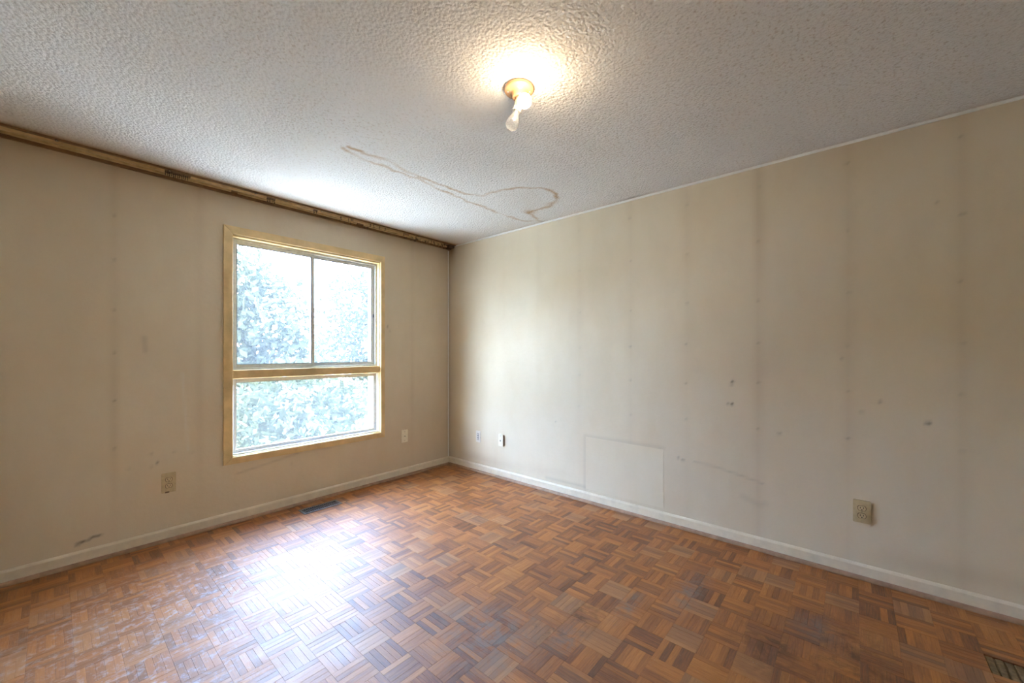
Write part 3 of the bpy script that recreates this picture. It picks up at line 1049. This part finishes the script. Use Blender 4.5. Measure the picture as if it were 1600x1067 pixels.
def bulb(name, dv, start, gmat, label, scale=1.0):
    b_ = empty(name, (0, 0, 0))
    tag(b_, label, 'light bulb', 'bulbs on the ceiling')
    lathe('bulb_cap', CAPP, M['brass'], b_, 24)
    lathe('bulb_glass', BP, gmat, b_, 32)
    b_.scale = (scale,) * 3
    aim(b_, dv, Vector((LX, LY, HC)) + hub + dv * start)
    return b_


bA = bulb('light_bulb', dirA, .034, M['lit'], 'glowing white light bulb on the ceiling lampholder', .92)
bB = bulb('light_bulb', dirB, .030, M['clear'], 'unlit clear light bulb hanging below the glowing one', .92)
lathe('filament_mount', [(0, 0), (.006, -.001), (.005, -.018), (.003, -.026), (.003, -.030), (.008, -.040), (.008, -.041), (0, -.042)], M['grey'], bB, 16)

# ------------------------------------------------------------------ outside the window
GZ = -0.6
gr = box('lawn', (-40, 70, TO + .4, 110, GZ - .2, GZ), M['grass'])
tag(gr, 'green lawn outside the window', 'lawn', kind='structure')
dr = box('driveway', (-12, 40, TO + .5, 8.2, GZ, GZ + .03), M['concrete'])
tag(dr, 'pale concrete driveway below the window', 'driveway', kind='structure')
dr = box('street', (-30, 60, 19, 34, GZ, GZ + .03), M['concrete'])
tag(dr, 'pale sunlit street beyond the trees', 'street', kind='structure')


def tree(name, label, cat, loc, h, trunk_r, blobs, nleaf, size, mat, seed):
    r = np.random.default_rng(seed)
    e_ = empty(name, loc)
    tag(e_, label, cat, 'greenery outside the window')
    bm_ = bmesh.new()
    pr = []
    k2 = 7
    for q in range(k2):
        f_ = q / (k2 - 1)
        pr.append((trunk_r * (1 - .7 * f_) * (1.35 if q == 0 else 1), f_ * h * .72))
    o_ = lathe('trunk', [(0, 0)] + pr + [(0, h * .74)], M['bark'], e_, 10)
    for bxx, byy, bzz, br_ in blobs:                    # a bough to every mass of leaves
        a = Vector((0, 0, h * .3)); b = Vector((bxx, byy, bzz))
        n_ = (b - a)
        q4 = n_.to_track_quat('Z', 'Y')
        l_ = lathe('bough', [(0, 0), (trunk_r * .35, 0), (trunk_r * .1, n_.length), (0, n_.length)], M['bark'], e_, 6)
        l_.rotation_mode = 'QUATERNION'; l_.rotation_quaternion = q4; l_.location = a
    wts = np.array([b[3] ** 2 for b in blobs]); wts = wts / wts.sum()
    bi = r.choice(len(blobs), nleaf, p=wts)
    cen = np.array([b[:3] for b in blobs])[bi]; rad = np.array([b[3] for b in blobs])[bi]
    d = r.normal(size=(nleaf, 3)); d /= np.linalg.norm(d, axis=1)[:, None]
    pos = cen + d * (rad * (0.45 + .58 * r.random(nleaf)))[:, None]
    u = r.normal(size=(nleaf, 3)); u /= np.linalg.norm(u, axis=1)[:, None]
    w_ = np.cross(u, r.normal(size=(nleaf, 3))); w_ /= np.linalg.norm(w_, axis=1)[:, None]
    sz = size * (0.6 + .8 * r.random(nleaf))[:, None]
    n_ = np.cross(u, w_)
    P = np.stack([pos - u * sz, pos + w_ * sz * .5 + n_ * sz * .12, pos + u * sz, pos - w_ * sz * .5 + n_ * sz * .12], 1).reshape(-1, 3)
    q = np.arange(nleaf * 4).reshape(-1, 4)
    F_ = np.concatenate([q[:, [0, 1, 2]], q[:, [0, 2, 3]]])
    me_ = bpy.data.meshes.new('leaves')
    me_.from_pydata(P.tolist(), [], F_.tolist())
    c_ = link('leaves', me_, mat, e_)
    c_['kind'] = 'stuff'
    return e_


tree('leafy_tree', 'pale green leafy tree filling the left sliding pane', 'tree', (2.3, 10.2, GZ), 4.1, .14,
     [(-0.3, 0.0, 2.0, 1.20), (0.8, -0.3, 2.5, 1.10), (-0.9, 0.2, 3.0, 1.00), (0.3, 0.2, 3.3, 0.90), (0.0, -0.4, 0.9, 1.00), (1.2, 0.0, 1.5, 0.90)], 9500, .085, M['leaf2'], 3)
tree('leafy_tree', 'darker green leafy tree behind the right sliding pane', 'tree', (6.9, 11.9, GZ), 4.8, .16,
     [(0.0, 0.0, 2.0, 1.30), (0.9, 0.2, 2.6, 1.10), (-0.5, 0.1, 3.3, 1.10), (0.6, 0.1, 3.7, 0.90), (0.2, -0.3, 1.1, 1.10), (-1.1, 0.2, 1.8, 0.90), (1.6, 0.2, 1.6, 0.90)], 7000, .085, M['leaf1'], 4)
tree('leafy_shrub', 'tall loose shrub seen through the fixed lower pane', 'shrub', (2.15, 6.0, GZ), 1.5, .07,
     [(-0.3, 0.0, 0.4, 0.70), (0.4, 0.1, 0.7, 0.65), (0.1, -0.1, 1.2, 0.55), (0.9, 0.1, 1.0, 0.50), (-0.7, 0.1, 1.0, 0.60), (0.3, 0.0, -0.1, 0.70)], 3600, .06, M['leaf1'], 5)
tree('leafy_tree', 'leftmost of the leafy trees outside, beyond the driveway', 'tree', (-8.2, 12.4, GZ), 4.5, .15,  # unseen tree added to keep low sky light off the right wall
     [(-0.3, 0.0, 2.0, 1.30), (0.9, -0.3, 2.5, 1.20), (-1.1, 0.2, 3.0, 1.10), (0.3, 0.2, 3.4, 1.00), (0.0, -0.4, 0.7, 1.10), (1.4, 0.0, 1.4, 1.10), (-1.5, 0.0, 1.4, 1.00)], 9000, .09, M['leaf1'], 8)
tree('leafy_tree', 'leafy tree outside just left of the pale green one', 'tree', (-2.0, 11.6, GZ), 4.5, .15,  # second added tree out of view, dimming the near end of the right wall
     [(-0.3, 0.0, 2.0, 1.30), (0.9, -0.3, 2.5, 1.20), (-1.1, 0.2, 3.0, 1.10), (0.3, 0.2, 3.4, 1.00), (0.0, -0.4, 0.7, 1.10), (1.4, 0.0, 1.4, 1.10), (-1.5, 0.0, 1.4, 1.00)], 9000, .09, M['leaf2'], 9)
